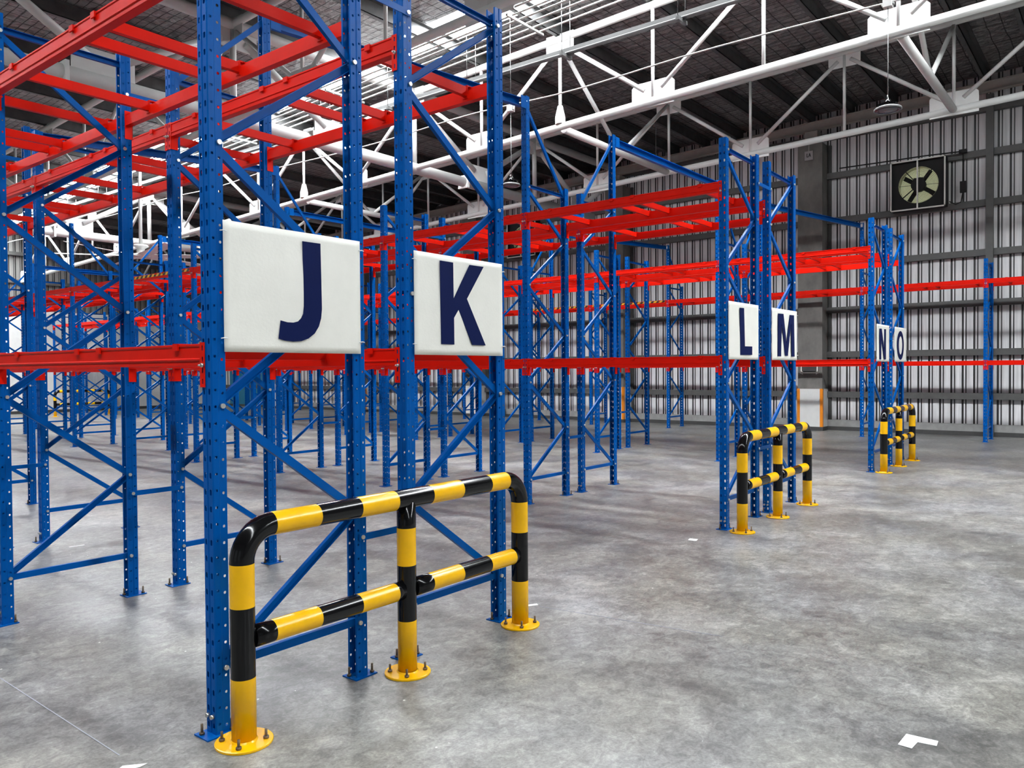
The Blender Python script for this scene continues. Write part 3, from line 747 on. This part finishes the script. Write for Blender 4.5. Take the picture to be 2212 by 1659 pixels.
def letter_sign(r, x0, W_, yoff):
    t = thing('letter_sign', 'white rectangular banner with navy letter %s tied to the rack' % r, 'sign', (x0, yoff, 1.72), group='white letter signs on the rack ends')
    random.seed(ord(r)); nx, nz = 24, 18; m = MB()
    def dy(u, w): return .0045*math.sin(3.1*u+2.2*w+ord(r))*math.sin(math.pi*u)*math.sin(math.pi*w)+.003*math.sin(7*u-4*w)*math.sin(math.pi*u)
    vs = []; H_ = .59
    for side in (0, 1):
        for i in range(nx+1):
            for j in range(nz+1):
                u, w = i/nx, j/nz; vs.append((u*W_, -dy(u, w)+side*.004, w*H_))
    fs = []; q = (nx+1)*(nz+1)
    for i in range(nx):
        for j in range(nz):
            a = i*(nz+1)+j; fs.append((a, a+nz+1, a+nz+2, a+1)); fs.append((q+a, q+a+1, q+a+nz+2, q+a+nz+1))
    rim = [i*(nz+1) for i in range(nx+1)]+[nx*(nz+1)+j for j in range(1, nz+1)]+[i*(nz+1)+nz for i in range(nx-1, -1, -1)]+[j for j in range(nz-1, 0, -1)]
    for i in range(len(rim)): a, c = rim[i], rim[(i+1) % len(rim)]; fs.append((c, a, a+q, c+q))
    m.add(vs, fs, 0, True); m.build('banner', SIGNW, t)
    m = MB()
    if r == 'O':
        o_, i_ = oring(.385, .283, .245, .247), oring(.390, .283, .135, .160); n = len(o_)
        vs = [(a, -.0085, c) for a, c in o_]+[(a, -.0085, c) for a, c in i_]+[(a, -.0045, c) for a, c in o_]+[(a, -.0045, c) for a, c in i_]
        fs = []
        for i in range(n):
            j = (i+1) % n; fs += [(i, j, n+j, n+i), (2*n+i, 3*n+i, 3*n+j, 2*n+j), (i, 2*n+i, 2*n+j, j), (n+i, n+j, 3*n+j, 3*n+i)]
        m.add(vs, fs)
    else: m.prism(LET[r], -.0085, -.0045, 'y')
    m.build('letter', NAVY, t)
    for cx in (-.02, W_-.012):
        for cz in (.06, .54):
            m = MB(); m.path([(cx, -.004, cz), (cx+.016, -.012, cz+.002), (cx+.032, -.006, cz)], .003, 5); m.build('cable_tie', PAPER, t)
letter_sign('J', .060, .79, -.012); letter_sign('K', 1.247, .79, -.012); letter_sign('L', 5.655, .80, -.012); letter_sign('M', 6.862, .84, -.012)
letter_sign('N', 11.272, .80, -.065); letter_sign('O', 12.455, .85, -.065)

# ---- guard rails
GR = .0535
def guard_rail(loc, lab):
    t = thing('guard_rail', lab, 'guard rail', loc, group='yellow and black tubular guard rails')
    ZT, R, XL, XR = .942, .15, 0.0, 1.985
    # one bent tube: left post, top rail, right post, painted in bands
    m = MB(); pts = []; mats = []
    def seg_to(p, mi, n=1):
        a = Vector(pts[-1]); bb = Vector(p)
        for i in range(n): pts.append(tuple(a+(bb-a)*((i+1)/n))); mats.append(mi)
    pts.append((XL, 0, .008))
    seg_to((XL, 0, .29), 0); seg_to((XL, 0, .60), 1); seg_to((XL, 0, .79), 0)
    for i in range(1, 11):
        a = math.pi-math.pi/2*i/10; pts.append((XL+R+R*math.cos(a), 0, ZT-R+R*math.sin(a))); mats.append(1)
    seg_to((.196-.045, 0, ZT), 1) if False else None
    for xe, mi in ((.40, 0), (.65, 1), (.90, 0), (1.16, 1), (1.41, 0), (1.66, 1), (XR-R+.06, 0)):
        seg_to((min(xe, XR-R), 0, ZT), mi)
    for i in range(1, 11):
        a = math.pi/2-math.pi/2*i/10; pts.append((XR-R+R*math.cos(a), 0, ZT-R+R*math.sin(a))); mats.append(1)
    seg_to((XR, 0, .60), 0); seg_to((XR, 0, .29), 1); seg_to((XR, 0, .008), 0)
    m.path(pts, GR, 24, mats); m.build('bent_tube', [YEL, BLK], t)
    m = MB(); pts = [(.993, 0, .008)]; mats = []
    for z, mi in ((.29, 0), (.587, 1), (.788, 0), (ZT, 1)): seg_to((.993, 0, z), mi)
    m.path(pts, GR*.96, 24, mats); m.build('middle_post', [YEL, BLK], t)
    for (xa, xb, nm) in ((XL+.045, .993-.045, 0), (.993+.045, XR-.045, 1)):
        m = MB(); pts = [(xa, 0, .455)]; mats = []
        brk = ((.147, 1), (.40, 0), (.65, 1), (.90, 0), (xb, 1)) if nm == 0 else ((1.16, 1), (1.41, 0), (1.66, 1), (1.90, 0), (xb, 1))
        for xe, mi in brk: seg_to((xe, 0, .455), mi)
        m.path(pts, GR*.93, 24, mats); m.build('lower_rail', [YEL, BLK], t)
    for px in (XL, .993, XR):
        m = MB(); m.lathe((px, 0, 0), [(.001, 0), (.122, 0), (.124, .002), (.124, .010), (.121, .012), (GR+.006, .013), (GR, .02)], 32, smooth=False)
        f = m.build('base_flange', YEL, t)
        for a in (.8, 2.4, 3.9, 5.5):
            m = MB(); c, s_ = px+.094*math.cos(a), .094*math.sin(a)
            m.tube((c, s_, .012), (c, s_, .055), .006, 8); m.tube((c, s_, .012), (c, s_, .024), .0125, 6); m.build('anchor_bolt', RUSTY, f)
    return t
g1 = guard_rail((.048, -.143, 0), 'yellow and black tubular guard rail before signs J and K')
dup(g1, (5.60, -.172, 0), 'yellow and black tubular guard rail before signs L and M')
dup(g1, (11.14, -.20, 0), 'yellow and black tubular guard rail before signs N and O')
dup(g1, (10.45, 28.3, 0), 'far yellow and black guard rail before the white end wall', skip=('anchor_bolt',))

# ---- litter and marks on the floor
def paper(poly, lab, name='paper_scrap'):
    m = MB(); m.prism([(a, c) for a, c in poly], .001, .0025, 'z'); tag(m.build(name, PAPER), lab, 'paper scrap', 'white scraps on the floor')
paper([(1.889, -2.422), (1.898, -2.547), (1.845, -2.550), (1.833, -2.478), (1.756, -2.470), (1.760, -2.415)], 'L-shaped white paper scrap on the bare floor at lower right')
paper([(-.381, .072), (-.307, .010), (-.345, .005), (-.420, .050)], 'white paper scrap at the bottom edge left of the nearest guard rail')
paper([(1.254, 4.601), (1.388, 4.584), (1.383, 4.560), (1.250, 4.575)], 'narrow white scrap on the floor between racks J and K')
paper([(2.389, .085), (2.461, .042), (2.44, .015), (2.37, .055)], 'small white scrap right behind the nearest guard rail end')
paper([(4.95, .10), (5.03, .12), (5.04, .04), (4.96, .02)], 'small white scrap before the guard rail at sign L')

def chalk(p, q, lab):
    m = MB(); m.sweep((p[0], p[1], .0012), (q[0], q[1], .0012), [(-.0025, -.0006), (.0025, -.0006), (.0025, .0006), (-.0025, .0006)]); tag(m.build('chalk_line', paint('chalk_dust', (.36, .37, .43), .8, .1)), lab, 'chalk line')
chalk((-.336, 1.543), (-.346, .174), 'thin pale chalk line on the floor at lower left, beside the first rack frame')
chalk((2.423, -.007), (2.603, -1.254), 'thin pale chalk line running out from the nearest guard rail end')
